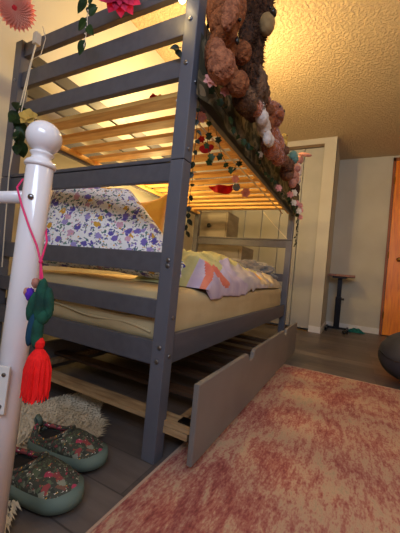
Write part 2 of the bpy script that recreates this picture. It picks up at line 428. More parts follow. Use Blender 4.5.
# ---------------------------------------------------------------- bedding
def pillow(bm, w, h, t, n=26, amp=.004, seed=0, ears=0):
    """pillow in its own x-z plane (width w, height h), thickness along y"""
    grid = {}
    for side in (-1,1):
        for i in range(n+1):
            for j in range(n+1):
                u, v = i/n*2-1, j/n*2-1
                if side == 1 and (abs(u) == 1 or abs(v) == 1): grid[side,i,j] = grid[-1,i,j]; continue
                pin = 1-.10*(1-v*v)*abs(u)**6 ; pin2 = 1-.10*(1-u*u)*abs(v)**6
                th = ((1-u**4)*(1-v**4))**.55*t/2
                q = noise.noise(Vector((u*3+seed, v*3, side*2)))*amp*3+noise.noise(Vector((u*9+seed, v*9, side)))*amp
                co = Vector((u*w/2*pin, side*(th+q*(1-abs(u)**8)*(1-abs(v)**8)), v*h/2*pin2))
                if ears and v > 0: co.z += ears*max(0, v)*abs(u)**3
                grid[side,i,j] = bm.verts.new(co)
    for side in (-1,1):
        for i in range(n):
            for j in range(n):
                f = [grid[side,i,j],grid[side,i+1,j],grid[side,i+1,j+1],grid[side,i,j+1]]
                bm.faces.new(f if side == -1 else f[::-1])
    return bm
def place(o, loc, rot):
    o.location = loc; o.rotation_euler = rot; return o
fp = thing('floral_pillow', 'large white pillow with purple, yellow and green flowers leaning at the foot end', 'pillow', (.30,.56,.83))
b = pillow(bmesh.new(), .84, .50, .20, seed=3)
R = (Matrix.Rotation(math.radians(-67), 3, 'Z') @ Matrix.Rotation(math.radians(-20), 3, 'X'))
for v in b.verts:
    c = v.co.copy()
    # the right-hand shoulder of the pillow sags
    if c.x > .04: c.z -= ((c.x-.04)/.38)**1.0*.46*max(0,(c.z+.25)/.5)
    v.co = R @ c + Vector((.30,.56,.85))
obj('pillowcase', b, M['floral'], fp, True)
yp = thing('yellow_pillow', 'mustard yellow velvet pillow with pointed corners behind the floral pillow', 'pillow', (.6,.50,.9))
b = pillow(bmesh.new(), .50, .42, .15, seed=9, ears=.09)
R = Matrix.Rotation(math.radians(-72), 3, 'Z') @ Matrix.Rotation(math.radians(-10), 3, 'X')
for v in b.verts: v.co = R @ v.co + Vector((.58,.735,.88))
obj('pillowcase', b, M['yellow'], yp, True)

gp = thing('grey_plush_pillow', 'lumpy grey plush pillow at the far end of the lower bunk', 'pillow', (1.85,.5,.60))
b = blob(bmesh.new(), (1.86,.42,.70), (.15,.32,.13), amp=.28, ns=9, sub=5, seed=5)
obj('pillow_body', b, M['greyplush'], gp, True)

dv = thing('duvet', 'bunched duvet showing pale yellow, lilac and cream along the edge of the lower bunk', 'duvet', (1.1,.2,.59))
NA, NU = 170, 70; gd = {}
def fold(x, q):
    w = noise.noise(Vector((x*2.1+3, q*1.3, 4)))*1.4
    r1 = 1-abs(noise.noise(Vector((x*3.2+w, q*4.2+x*3.5+w, 1.7))))*2.3
    r2 = 1-abs(noise.noise(Vector((x*8+w, q*7-x*5, 8.1))))*2.2
    return .064*max(-.5,r1)+.026*max(-.5,r2)
for i in range(NA+1):
    t = i/NA; x0 = .33+t*1.76
    ht = .158*(1-.52*t**.8)*(math.sin(min(1, t*12+.02)*PI/2))*(math.sin(min(1, (1-t)*14+.02)*PI/2))
    ry = .215-.03*t
    for j in range(NU+1):
        q = j/NU; a = -.32+q*(PI+.32)
        k = .72+.28*math.sin(2.3*x0*3+1)*.5+fold(x0, q)*3*.35
        rr = 1+fold(x0, q)/.13*(.45+.55*math.sin(max(0,min(PI,a))))
        y = .245-.0*t-ry*math.cos(a)*(1 if math.cos(a) < 0 else .93+.07*rr)
        z = .592+ht*.97*math.copysign(abs(math.sin(a))**.75, math.sin(a))*rr*(.93+.12*math.sin(x0*7.5+q*2))
        gd[i,j] = ((x0+.02*math.sin(q*9+x0*4), y-.004, max(z, .545 if y < .04 else .594)), q, t)
zones = {'yellow_side':[], 'coral_print':[], 'lilac_lining':[], 'grey_white_side':[], 'cream_side':[], 'orange_print':[]}
for i in range(NA):
    for j in range(NU):
        q, t = (j+.5)/NU, (i+.5)/NA
        n_ = noise.noise(Vector((t*6, q*5, 2)))*.16+noise.noise(Vector((t*20, q*14, 5)))*.05
        edge = .34+n_+.12*t
        if .56 < t < .62 and .26 < q < .38: z_ = 'orange_print'
        elif t > .60+.25*q+n_: z_ = 'cream_side'
        elif q > edge: z_ = 'yellow_side'
        elif t < .15+n_*.5 and .16 < q+n_ < .33: z_ = 'coral_print'
        elif t < .29+n_: z_ = 'lilac_lining'
        elif .56 < t < .62 and .24 < q < .38: z_ = 'orange_print'
        else: z_ = 'grey_white_side'
        zones[z_].append((i,j))
for (nm, fl), mm in zip(zones.items(), ('duvet_y','duvet_c','duvet_l','duvet_w','duvet_b','duvet_o')):
    if not fl: continue
    b = bmesh.new(); vm = {}
    def V_(k):
        if k not in vm: vm[k] = b.verts.new(gd[k][0])
        return vm[k]
    for i, j in fl: b.faces.new((V_((i,j)),V_((i+1,j)),V_((i+1,j+1)),V_((i,j+1))))
    obj(nm, b, M[mm], dv, True)

# ---------------------------------------------------------------- dresser behind the bed
ds = thing('dresser', 'weathered taupe storage dresser standing beyond the far end of the bunk bed', 'dresser', (2.7,.95,0))
obj('lower_case', box(2.42, 2.86, .62, 1.24, 0, 1.02, bev=.005), M['dresser'], ds)
dd = obj('drawer_front', box(2.405, 2.42, .66, 1.2, .66, .98, bev=.004), M['dresser'], ds)
obj('drawer_front', box(2.405, 2.42, .66, 1.2, .30, .62, bev=.004), M['dresser'], ds)
obj('upper_case', box(2.42, 2.80, .835, 1.24, 1.02, 1.425, bev=.005), M['dresser'], ds)
dr = obj('cabinet_door', box(2.403, 2.42, .85, 1.225, 1.04, 1.41, bev=.004), M['dresser'], ds)
b = bmesh.new(); lathe(b, (2.403,1.06,1.245), [(.012,0),(.012,.012),(.026,.02),(.028,.032),(.018,.04),(0,.042)], 18, Vector((-1,0,0)))
obj('knob', b, M['black'], dr, True)

# ---------------------------------------------------------------- small adjustable desk in the alcove
dk = thing('side_table', 'small wood topped side table on a dark column against the alcove wall', 'table', (4.05,-.37,0))
obj('table_top', box(3.84, 4.24, -.575, -.225, .80, .832, bev=.005), M['desk_wood'], dk)
b = bmesh.new(); bx(b, 4.01, 4.08, -.42, -.34, .05, .5, bev=.004); bx(b, 4.018, 4.072, -.41, -.35, .5, .785); bx(b, 3.88, 4.2, -.47, -.28, .775, .7995)
obj('column', b, M['dark_metal'], dk)
obj('height_knob', tube(bmesh.new(), [(4.045,-.42,.47),(4.045,-.455,.47)], .016, 12), M['black'], dk)
b = bmesh.new(); bx(b, 4.02, 4.07, -.54, -.235, .025, .055, bev=.004); bx(b, 3.86, 4.22, -.545, -.515, .02, .05, bev=.004); bx(b, 3.86, 4.22, -.265, -.235, .02, .05, bev=.004)
obj('base_frame', b, M['dark_metal'], dk)
for x in (3.88, 4.2):
    for y in (-.53, -.25):
        b = bmesh.new(); lathe(b, (x, y, 0), [(.018,0),(.018,.012),(.008,.014),(.008,.02)], 14); obj('foot', b, M['black'], dk)
# things on the alcove floor
b = bmesh.new(); nx = 22
gv = [[None]*nx for _ in range(nx)]
for i in range(nx):
    for j in range(nx):
        u, v = i/(nx-1)*2-1, j/(nx-1)*2-1
        s = max(abs(u), abs(v)); ang = math.atan2(v, u)
        rr = s*(.10+.025*math.sin(3*ang+1))
        z = .004+(1-s**3)*(.045+.03*noise.noise(Vector((u*2.6, v*2.6, 3)))) 
        gv[i][j] = b.verts.new((4.17+rr*math.cos(ang)*.9, -.63+rr*math.sin(ang)*1.15, z))
for i in range(nx-1):
    for j in range(nx-1): b.faces.new((gv[i][j],gv[i+1][j],gv[i+1][j+1],gv[i][j+1]))
bmesh.ops.solidify(b, geom=b.faces[:], thickness=.004)
tag(rebase(obj('teal_cloth', b, M['teal'], smooth=True)), 'crumpled teal cloth on the floor beside the side table', 'cloth')
b = blob(bmesh.new(), (3.80,-.50,.027), (.045,.035,.026), amp=.3, ns=5, seed=8)
tag(rebase(obj('dark_toy', b, M['black'], smooth=True)), 'small dark lump on the floor in front of the side table', 'toy')

# bean bag
bb = thing('bean_bag', 'charcoal round bean bag seat at the right edge of the rug', 'bean bag', (1.82,-1.10,0))
b = bmesh.new(); q = bmesh.ops.create_icosphere(b, subdivisions=5, radius=1)
for v in q['verts']:
    p = v.co.normalized(); pw = 2.7
    k = (abs(math.hypot(p.x,p.y))**pw+abs(p.z)**pw)**(1/pw); p = p/k
    w = Vector((p.x*.335, p.y*.335, .19+p.z*.19))
    w.x *= 1-max(0,p.z)*.12; w.y *= 1-max(0,p.z)*.12
    w *= 1+.03*noise.noise(p*2.5)
    v.co = w+Vector((1.82,-1.10,.012))
for v in b.verts: v.co.z = max(.0135, v.co.z)
obj('bag', b, M['beanbag'], bb, True)
b = bmesh.new(); tube(b, [(1.82+.347*math.cos(a/30*2*PI)*.97, -1.10+.337*math.sin(a/30*2*PI), .200+.012*math.sin(a)) for a in range(31)], .004, 6)
obj('seam', b, M['black'], bb)

# ---------------------------------------------------------------- sheepskin and slippers
def inside(x, y):
    a = math.atan2(y-.44, x+.22); r = math.hypot((x+.22)/.37, (y-.44)/.25)
    return r < 1+.13*math.sin(3*a+.5)+.07*math.sin(7*a) or math.hypot((x+.43)/.09, (y-.30)/.16) < 1
sk = thing('sheepskin', 'cream sheepskin throw on the floor behind the floral slippers', 'rug', (-.22,.44,0))
b = bmesh.new(); n = 60
vs = [b.verts.new((-.22+.35*(1+.13*math.sin(3*a+.5)+.07*math.sin(7*a))*math.cos(a), .44+.235*(1+.13*math.sin(3*a+.5)+.07*math.sin(7*a))*math.sin(a), .002)) for a in [k/n*2*PI-PI for k in range(n)]]
f = b.faces.new(vs); e = bmesh.ops.extrude_face_region(b, geom=[f]); bmesh.ops.translate(b, verts=[v for v in e['geom'] if isinstance(v, bmesh.types.BMVert)], vec=(0,0,.012))
obj('hide', b, M['fur'], sk)
b = bmesh.new(); rnd = random.Random(4); cnt = 0
while cnt < 6500:
    x, y = rnd.uniform(-.66,.24), rnd.uniform(.12,.78)
    if not inside(x, y): continue
    if -.36 < x < -.08 and .08 < y < .41: continue     # pressed flat beneath the slippers
    cnt += 1
    a = noise.noise(Vector((x*7, y*7, 0)))*5+rnd.uniform(-.6,.6)
    out = Vector((x+.22, y-.44, 0)); out = out.normalized() if out.length > 0 else out
    d = Vector((math.cos(a), math.sin(a), 0))*.6+out*(.4+.9*out.length)
    d.normalize(); ln = rnd.uniform(.025,.05)
    p0 = Vector((x, y, .012)); p1 = p0+d*ln*.5+Vector((0,0,ln*.42)); p2 = p0+d*ln*1.1+Vector((0,0,ln*rnd.uniform(.05,.4)))
    s = Vector((-d.y, d.x, 0))*.0026
    v = [b.verts.new(p0-s), b.verts.new(p0+s), b.verts.new(p1+s*1.1), b.verts.new(p1-s*1.1), b.verts.new(p2)]
    b.faces.new((v[0],v[1],v[2],v[3])); b.faces.new((v[3],v[2],v[4]))
w = obj('wool', b, M['fur'], sk); w['kind'] = 'stuff'

def upper_top(s):
    if s < .1: return .058+.02*(1-s/.1)
    if s < .3: return .058
    if s < .52: return .058+.022*math.sin((s-.3)/.22*PI/2)
    return .080-.042*((s-.52)/.48)**1.5
def make_slipper(label, group):
    t = thing('slipper', label, 'slipper', (0,0,0), group)
    # outline of the sole: heel at +y, toe at -y
    def outline(s, r=1.0):
        # s in [0,1] from heel to toe, returns half width
        y = .135-.27*s
        hw = .040+.012*math.sin(s*PI*.9)+.006*s
        k = 1.0
        if s < .12: k = math.sqrt(max(0, 1-((.12-s)/.12)**2))
        if s > .78: k = math.sqrt(max(0, 1-((s-.78)/.22)**2))
        return y, hw*k*r
    def slab(z0, z1, r0, r1, m, name, lip=0):
        b = bmesh.new(); n = 40; ring = []
        ss = [(1-math.cos(PI*i/n))/2 for i in range(n+1)]
        pts = [(outline(s)[1], outline(s)[0]) for s in ss]
        loop = [(x, y) for x, y in pts]+[(-x, y) for x, y in pts[-2:0:-1]]
        rs = []
        for z, r in ((z0, r0), ((z0+z1)/2, (r0+r1)/2+.015), (z1, r1)):
            rs.append([b.verts.new((x*r, y*r, z+(.008*max(0, -y/.135)**2 if z < z1 else .012*max(0, -y/.135)**2))) for x, y in loop])
        m_ = len(loop)
        for a, c in zip(rs, rs[1:]):
            for k in range(m_): b.faces.new((a[k], a[(k+1)%m_], c[(k+1)%m_], c[k]))
        b.faces.new(rs[0][::-1]); b.faces.new(rs[-1])
        return obj(name, b, m, t, True)
    slab(.0, .010, .99, 1.02, M['black_sole'], 'outsole')
    slab(.008, .040, 1.05, 1.03, M['sole'], 'midsole')
    # quilted upper, open over the heel half
    b = bmesh.new(); nu, nv = 44, 22; g = {}
    for i in range(nu+1):
        s = i/nu; y, hw = outline(min(.992, max(.008, s)))
        top = upper_top(s)
        for j in range(nv+1):
            a = PI*j/nv; cx = math.cos(a); sx = math.sin(a)
            z = .034+max(.004, top-.034)*sx**.55
            x = hw*1.0*cx*(1-.10*sx)
            puff = .0035*abs(math.sin(s*PI*9))**.6*sx+.002*abs(math.sin(a*4))
            g[i,j] = b.verts.new((x*(1+puff*8), y*1.0, z+puff))
    for i in range(nu):
        for j in range(nv):
            s = (i+.5)/nu; jj = abs((j+.5)/nv-.5)
            if .05 < s < .51 and jj < .36*math.sqrt(max(0, 1-((s-.28)/.235)**2)): continue
            b.faces.new((g[i,j], g[i+1,j], g[i+1,j+1], g[i,j+1]))
    lv = [v for v in b.verts if not v.link_faces]; bmesh.ops.delete(b, geom=lv, context='VERTS')
    bmesh.ops.recalc_face_normals(b, faces=b.faces[:])
    bmesh.ops.solidify(b, geom=b.faces[:], thickness=.005)
    obj('quilted_upper', b, M['slipper'], t, True)
    # padded collar round the opening
    b = bmesh.new(); pts = []
    for k in range(33):
        a = k/32*2*PI; s = .28+.235*math.cos(a); y, hw = outline(s)
        q = .36*math.sin(a)*2
        aa = PI/2-q*PI/2*1.0
        top = upper_top(s)
        pts.append((hw*math.cos(aa)*.9, y, .036+(top-.034)*max(0,math.sin(aa))**.55+.004))
    tube(b, pts, .0065, 8, False); obj('collar', b, M['slipper'], t, True)
    b = box(-.03, .03, .01, .115, .041, .046); obj('footbed', b, M['dark_inner'], t)
    b = bmesh.new(); tube(b, [(0,.128,.062),(0,.138,.085),(0,.134,.098),(0,.122,.088),(0,.118,.072)], [.005]*5, 8); 
    for v in b.verts: v.co.x *= 2.0
    obj('heel_tab', b, M['sole'], t, True)
    return t
def dup(root):
    r = root.copy(); COL.objects.link(r)
    for ch in list(root.children):
        c = ch.copy(); COL.objects.link(c); c.parent = r
        for gch in list(ch.children):
            d = gch.copy(); COL.objects.link(d); d.parent = c
    return r
s1 = make_slipper('floral quilted slipper with sage sole, nearer of the pair, beside the white bed post', 'floral slippers')
s2 = dup(s1); s2['label'] = 'floral quilted slipper with sage sole, farther of the pair, on the sheepskin edge'
place(s1, (-.297,.190,.013), (0,0,math.radians(6))); s1.scale = (1.06,1.06,1.06)
place(s2, (-.148,.250,.013), (0,0,math.radians(9))); s2.scale = (1.04,1.04,1.04)

# ---------------------------------------------------------------- white bed frame in the foreground
wb = thing('white_bed_frame', 'glossy white metal bed frame corner with a ball topped post in the foreground', 'bed frame', (-.49,.026,0))
b = bmesh.new(); lathe(b, (-.49,.026,0), [(.0255,0),(.0255,.865),(.024,.868)], 32); obj('post', b, M['white_gloss'], wb, True)
b = bmesh.new(); lathe(b, (-.49,.026,.860), [(.0265,0),(.029,.002),(.030,.006),(.027,.012),(.021,.016),(.018,.022),(.022,.027),(.023,.030),(.016,.034),(.015,.036)], 32); obj('collar', b, M['white_gloss'], wb, True)
b = blob(bmesh.new(), (-.49,.026,.923), (.0335,.0335,.0335), sub=4); obj('ball_finial', b, M['white_gloss'], wb, True)
obj('cross_rail', tube(bmesh.new(), [(-.49,.045,.800),(-.49,.86,.800)], .0135, 18), M['white_gloss'], wb, True)
obj('cross_rail', tube(bmesh.new(), [(-.49,.045,.33),(-.49,.86,.33)], .0135, 18), M['white_gloss'], wb, True)
b = bmesh.new(); lathe(b, (-.49,.88,0), [(.0255,0),(.0255,.865),(.024,.868)], 32); obj('post', b, M['white_gloss'], wb, True)
b = blob(bmesh.new(), (-.49,.88,.923), (.0335,.0335,.0335), sub=4); obj('ball_finial', b, M['white_gloss'], wb, True)
for y, z in ((.0095,.795),(.0095,.20)):
    d = Vector((-.80,-.60,0)).normalized()
    c = Vector((-.49,.026,z))+d*.0255
    b = bmesh.new(); lathe(b, c, [(.0055,0),(.0055,.002),(.002,.0035),(0,.0035)], 14, d); obj('screw', b, M['steel'], wb, True)
b = bmesh.new(); R_ = Matrix.Rotation(math.atan2(-.888,.46), 4, 'Z')
bx(b, -.022, .013, -.003, .003, -.045, .045, bev=.0015); bmesh.ops.transform(b, matrix=Matrix.Translation((-.521,.004,.42)) @ R_, verts=b.verts[:])
pl = obj('bracket_plate', b, M['trim'], wb)
for dz in (-.03,.03):
    b = bmesh.new(); lathe(b, Vector((-.521,.004,.42+dz))+Vector((-.888,-.46,0))*.003+Vector((.46,-.888,0))*.004, [(.004,0),(.004,.0015),(0,.003)], 10, Vector((-.888,-.46,0))); obj('screw', b, M['steel'], pl)
wb.location = (-.49-.46*.027, .026+.888*.027, 0)
wb.scale = (1,1,.986)
wb.rotation_euler = Matrix.Rotation(.030, 3, Vector((.888,.46,0))).to_euler()
# cactus ornament hanging on the post
hc = thing('cactus_ornament', 'green felt cactus ornament with bright red tassel hanging on the white post', 'ornament', (-.52,-.03,.42))
b = bmesh.new()
loop = [(-.505,.058,.822),(-.522,.045,.800),(-.522,.024,.765),(-.516,.004,.725),(-.511,-.018,.69),(-.509,-.032,.660)]
tube(b, loop, .0019, 6); tube(b, [(-.484,-.008,.70),(-.494,-.018,.685),(-.509,-.032,.660),(-.509,-.036,.628)], .0019, 6)
tube(b, [(-.505,.058,.822),(-.49,.062,.826),(-.476,.050,.80),(-.468,.034,.76),(-.474,.012,.722),(-.484,-.008,.70)], .0019, 6)
blob(b, (-.509,-.032,.660), (.004,.004,.004), sub=2)
tube(b, [(-.509,-.032,.660),(-.507,-.040,.628)], .0019, 6)
obj('hanging_cord', b, M['pink_cord'], hc)
cx, cy = -.515, -.028
cx += .46*.013; cy += -.888*.013
def cac(dx, dz): # ornament plane faces the viewer: lateral direction of the view
    return (cx+.46*dx, cy-.888*dx, .57+dz)
rz = math.atan2(-.888,.46)
b = bmesh.new()
blob(b, cac(.004,.016), (.0125,.012,.044), (0,0,rz), .08, 9, sub=4); blob(b, cac(.002,-.036), (.0115,.010,.034), (0,0,rz), .08, 9, sub=4)
blob(b, cac(-.0105,.006), (.0095,.011,.028), (0,.12,rz), .1, 9, sub=4, seed=2); blob(b, cac(.0185,.016), (.0085,.009,.030), (0,-.12,rz), .1, 9, sub=4, seed=4)
blob(b, cac(.010,-.010), (.012,.011,.016), (0,0,rz), .1, 9, sub=3)
obj('cactus_body', b, M['green_felt'], hc, True)
b = bmesh.new(); blob(b, cac(-.007,-.032), (.009,.010,.036), (0,.12,rz), sub=3); obj('blue_side', b, M['blue_felt'], hc, True)
b = bmesh.new(); blob(b, cac(-.018,.028), (.007,.010,.012), (0,0,rz), .3, 6); obj('violet_flower', b, M['violet'], hc, True)
b = bmesh.new(); blob(b, cac(-.010,.050), (.006,.009,.009), (0,0,rz), .3, 6); blob(b, cac(-.024,.032), (.005,.008,.008), (0,0,rz), .3, 6); obj('pink_flower', b, M['pinkplush'], hc, True)
b = bmesh.new(); 
lathe(b, cac(.010,-.138), [(.021,-.016),(.0225,-.006),(.022,.03),(.018,.052),(.011,.063),(.006,.068),(.008,.073),(.0085,.080),(.004,.088)], 40)
for v in b.verts:
    a = math.atan2(v.co.y-cy, v.co.x-cx); 
    if v.co.z < .48:
        k = 1+.10*math.sin(a*20); v.co.x = cx+(v.co.x-cx)*k; v.co.y = cy+(v.co.y-cy)*k
rr = random.Random(3)
for k in range(150):
    a = rr.uniform(0, 2*PI); r = rr.uniform(.006,.0215)
    c = Vector(cac(.010,-.138)); p0 = c+Vector((r*.5*math.cos(a), r*.5*math.sin(a), .05)); p1 = c+Vector((r*math.cos(a), r*math.sin(a), 0)); p2 = c+Vector((r*1.1*math.cos(a), r*1.1*math.sin(a), -.022+rr.uniform(-.004,.006)))
    tube(b, [p0,p1,p2], .0014, 4)
obj('tassel', b, M['red_yarn'], hc)

# ---------------------------------------------------------------- cloth over the side board
b = bmesh.new(); nx, nz = 120, 16; g = {}
for i in range(nx+1):
    for j in range(nz+1):
        x = .004+i/nx*(L-.01); t = j/nz
        w = .010*math.sin(x*23+1)*(1-t*.7)+.006*math.sin(x*51)*(1-t)
        zb = 1.283+.008*math.sin(x*9)
        z = zb+(1.50-zb)*t; y = -.020-.010*(1-t)+w*.8
        g[i,j] = b.verts.new((x, min(y,-.008), z))
for i in range(nx):
    for j in range(nz): b.faces.new((g[i,j],g[i+1,j],g[i+1,j+1],g[i,j+1]))
bmesh.ops.solidify(b, geom=b.faces[:], thickness=.0025)
tag(rebase(obj('camouflage_cloth', b, M['camo'], smooth=True)), 'faded camouflage cloth draped along the side of the upper bunk', 'cloth')

# ---------------------------------------------------------------- plush toys
def fuzz(bm, sites, ln, seed, n):
    """short tufts of fur growing off a set of ellipsoids"""
    r = random.Random(seed)
    for k in range(n):
        c, rad = sites[r.randrange(len(sites))]
        d = Vector((r.gauss(0,1), r.gauss(0,1), r.gauss(0,1))).normalized()
        p = Vector(c)+Vector((d.x*rad[0], d.y*rad[1], d.z*rad[2]))*.97
        t = Vector((r.gauss(0,1), r.gauss(0,1), r.gauss(0,1))).cross(d).normalized()*.0028
        e = p+(d+Vector((r.uniform(-.5,.5), r.uniform(-.5,.5), r.uniform(-.7,.3)))).normalized()*ln*r.uniform(.6,1.2)
        bm.faces.new((bm.verts.new(p-t), bm.verts.new(p+t), bm.verts.new(e)))
def part(name, m, par, *blobs, seed=1, fur=0, amp=.12, sub=4):
    b = bmesh.new()
    for i, (c, r, *rot) in enumerate(blobs): blob(b, c, r, rot[0] if rot else (0,0,0), amp, 7, sub, seed+i)
    if fur: fuzz(b, [(c, r) for c, r, *_ in blobs], fur, seed, int(700*len(blobs)))
    return obj(name, b, m, par, True)
T1 = thing('plush_dog', 'curly tan plush with long floppy ear and thick paws by the near bed post', 'plush toy', (.06,-.04,1.42))
part('body', M['tan_plush'], T1, ((.09,-.055,1.455),(.075,.05,.085)), seed=2)
hd = part('head', M['tan_plush'], T1, ((.055,-.080,1.60),(.072,.070,.085),(0,.25,0)), ((.040,-.088,1.545),(.050,.058,.062),(0,.2,0)), ((.035,-.095,1.485),(.036,.045,.038)), seed=3, amp=.06)
part('ear', M['tan_plush_light'], hd, ((-.030,-.140,1.505),(.030,.024,.082),(0,.34,0)), seed=4, amp=.12)
part('eye', M['black'], hd, ((.028,-.148,1.522),(.0065,.0065,.0065)), amp=0, sub=2)
part('nose', M['black'], hd, ((.040,-.141,1.462),(.010,.008,.013)), amp=0, sub=2)
part('arm', M['tan_plush'], T1, ((.185,-.095,1.535),(.044,.042,.040)), ((.145,-.06,1.52),(.05,.035,.035)), seed=5)
part('leg', M['tan_plush_light'], T1, ((-.047,-.135,1.316),(.046,.044,.052)), ((-.025,-.105,1.375),(.028,.030,.05),(0,-.3,0)), seed=6)
part('leg', M['tan_plush'], T1, ((.119,-.125,1.365),(.042,.04,.044)), ((.10,-.09,1.40),(.035,.035,.045)), seed=7)
T2 = thing('plush_gorilla', 'dark chocolate shaggy plush gorilla with olive muzzle above the tan plush dog', 'plush toy', (.40,-.04,1.50))
part('body', M['choc'], T2, ((.39,-.050,1.66),(.085,.060,.14)), ((.42,-.045,1.81),(.085,.060,.09)), ((.36,-.06,1.54),(.08,.055,.09)), seed=8, fur=.022)
h2 = part('head', M['choc'], T2, ((.455,-.045,1.965),(.078,.070,.092)), seed=9, fur=.022)
part('muzzle', M['muzzle'], h2, ((.385,-.120,1.80),(.040,.036,.046)), seed=10, amp=.05)
part('nose', M['black'], h2, ((.375,-.150,1.835),(.020,.014,.017)), amp=0, sub=3)
part('eye', M['black'], h2, ((.42,-.12,1.905),(.008,.008,.008)), amp=0, sub=2)
part('arm', M['choc'], T2, ((.30,-.075,1.72),(.04,.035,.09),(0,.3,0)), seed=11, fur=.018)
part('trousers', M['mottle'], T2, ((.41,-.095,1.545),(.062,.045,.075)), ((.50,-.085,1.56),(.05,.04,.065)), seed=12, amp=.2)
T3 = thing('plush_cub', 'mottled brown plush cub lying over the camouflage cloth', 'plush toy', (.28,-.08,1.42))
part('body', M['mottle'], T3, ((.30,-.095,1.405),(.075,.045,.05)), ((.40,-.09,1.43),(.05,.045,.05)), seed=13, amp=.2, fur=.012)
h3 = part('head', M['mottle'], T3, ((.23,-.11,1.375),(.048,.045,.045)), seed=14, fur=.010)
part('ear', M['mottle'], h3, ((.205,-.115,1.415),(.014,.010,.014)), ((.255,-.115,1.418),(.014,.010,.014)), sub=3)
part('eye', M['black'], h3, ((.215,-.150,1.385),(.005,.005,.005)), ((.238,-.152,1.385),(.005,.005,.005)), amp=0, sub=2)
part('paw', M['rust'], T3, ((.345,-.12,1.40),(.04,.03,.035)), seed=15)
T4 = thing('plush_bear', 'rust orange plush bear with rounded ears seated midway along the bunk side', 'plush toy', (.75,-.08,1.40))
part('body', M['rust'], T4, ((.80,-.065,1.47),(.085,.055,.09)), seed=16, fur=.008)
h4 = part('head', M['rust'], T4, ((.735,-.080,1.575),(.070,.065,.068)), seed=17, fur=.008)
part('ear', M['rust'], h4, ((.765,-.07,1.652),(.026,.014,.024)), seed=18, sub=3)
part('ear', M['rust'], h4, ((.675,-.07,1.630),(.022,.014,.022)), seed=18, sub=3)
part('snout', M['rust'], h4, ((.695,-.135,1.553),(.026,.025,.020)), sub=3)
part('nose', M['black'], h4, ((.688,-.158,1.560),(.007,.005,.005)), amp=0, sub=2)
part('eye', M['black'], h4, ((.690,-.134,1.592),(.006,.005,.006)), ((.735,-.146,1.592),(.006,.005,.006)), amp=0, sub=2)
part('leg', M['rust'], T4, ((.650,-.125,1.345),(.062,.045,.052)), ((.70,-.09,1.39),(.05,.04,.05)), seed=19, fur=.007)
part('leg', M['rust'], T4, ((.84,-.110,1.375),(.052,.04,.044)), seed=20, fur=.007)
part('arm', M['rust'], T4, ((.88,-.09,1.47),(.045,.04,.06),(0,-.4,0)), seed=21)
T5 = thing('plush_bunny', 'small white plush bunny tucked in front of the rust orange bear', 'plush toy', (.45,-.12,1.36))
part('body', M['whiteplush'], T5, ((.47,-.125,1.375),(.055,.032,.035),(0,.4,0)), seed=22)
h5 = part('head', M['whiteplush'], T5, ((.40,-.135,1.382),(.034,.030,.032)), seed=23)
part('ear', M['whiteplush'], h5, ((.405,-.13,1.43),(.011,.008,.032),(0,.2,0)), sub=3)
part('ear', M['whiteplush'], h5, ((.43,-.13,1.425),(.011,.008,.030),(0,.5,0)), sub=3)
part('leg', M['whiteplush'], T5, ((.53,-.14,1.335),(.026,.024,.030)), sub=3); part('leg', M['whiteplush'], T5, ((.475,-.145,1.325),(.022,.022,.034)), sub=3)
T6 = thing('plush_chick', 'tiny pale yellow plush behind the rust orange bear', 'plush toy', (1.0,-.08,1.50))
part('body', M['yellowplush'], T6, ((1.0,-.09,1.53),(.034,.028,.032)), ((1.0,-.085,1.49),(.04,.03,.045))); part('head', M['yellowplush'], T6, ((.985,-.10,1.565),(.022,.020,.020)), sub=3); part('beak', M['rust'], T6, ((.965,-.12,1.562),(.006,.005,.004)), amp=0, sub=2)
T7 = thing('plush_elephant', 'dusty teal plush between the rust bear and the brown bear', 'plush toy', (1.2,-.09,1.46))
part('body', M['tealplush'], T7, ((1.22,-.085,1.49),(.05,.035,.055)), seed=25); h7 = part('head', M['tealplush'], T7, ((1.15,-.135,1.485),(.036,.03,.034)), seed=26); part('ear', M['tealplush'], h7, ((1.115,-.135,1.50),(.012,.024,.028)), sub=3); part('ear', M['tealplush'], h7, ((1.19,-.135,1.50),(.012,.024,.028)), sub=3)
T8 = thing('plush_brown_bear', 'dark brown plush bear near the far end of the camouflage cloth', 'plush toy', (1.15,-.1,1.38))
part('body', M['brown'], T8, ((1.16,-.095,1.40),(.062,.045,.055)), seed=27, fur=.008); h8 = part('head', M['brown'], T8, ((1.10,-.11,1.425),(.045,.04,.042)), seed=28, fur=.008); part('ear', M['brown'], h8, ((1.085,-.11,1.467),(.014,.010,.014)), sub=3); part('ear', M['brown'], h8, ((1.125,-.11,1.467),(.014,.010,.014)), sub=3); part('leg', M['brown'], T8, ((1.12,-.12,1.36),(.03,.03,.025)), sub=3)
T9 = thing('plush_pig', 'pink plush toy at the far end of the row of toys', 'plush toy', (1.48,-.09,1.44))
part('body', M['pinkplush'], T9, ((1.48,-.085,1.47),(.048,.036,.055)), seed=29); h9 = part('head', M['pinkplush'], T9, ((1.46,-.10,1.535),(.032,.03,.03)), seed=30); part('ear', M['pinkplush'], h9, ((1.445,-.10,1.565),(.010,.007,.013)), ((1.477,-.10,1.565),(.010,.007,.013)), sub=2)
T10 = thing('plush_lamb', 'cream plush lamb with outstretched pink arm at the far bunk corner', 'plush toy', (1.7,-.06,1.6))
part('body', M['whiteplush'], T10, ((1.70,-.065,1.60),(.045,.035,.07)), seed=31); part('head', M['pinkplush'], T10, ((1.69,-.075,1.69),(.036,.03,.034)), seed=32)
part('arm', M['pinkplush'], T10, ((1.66,-.12,1.72),(.016,.055,.016),(.25,0,0)), sub=3)
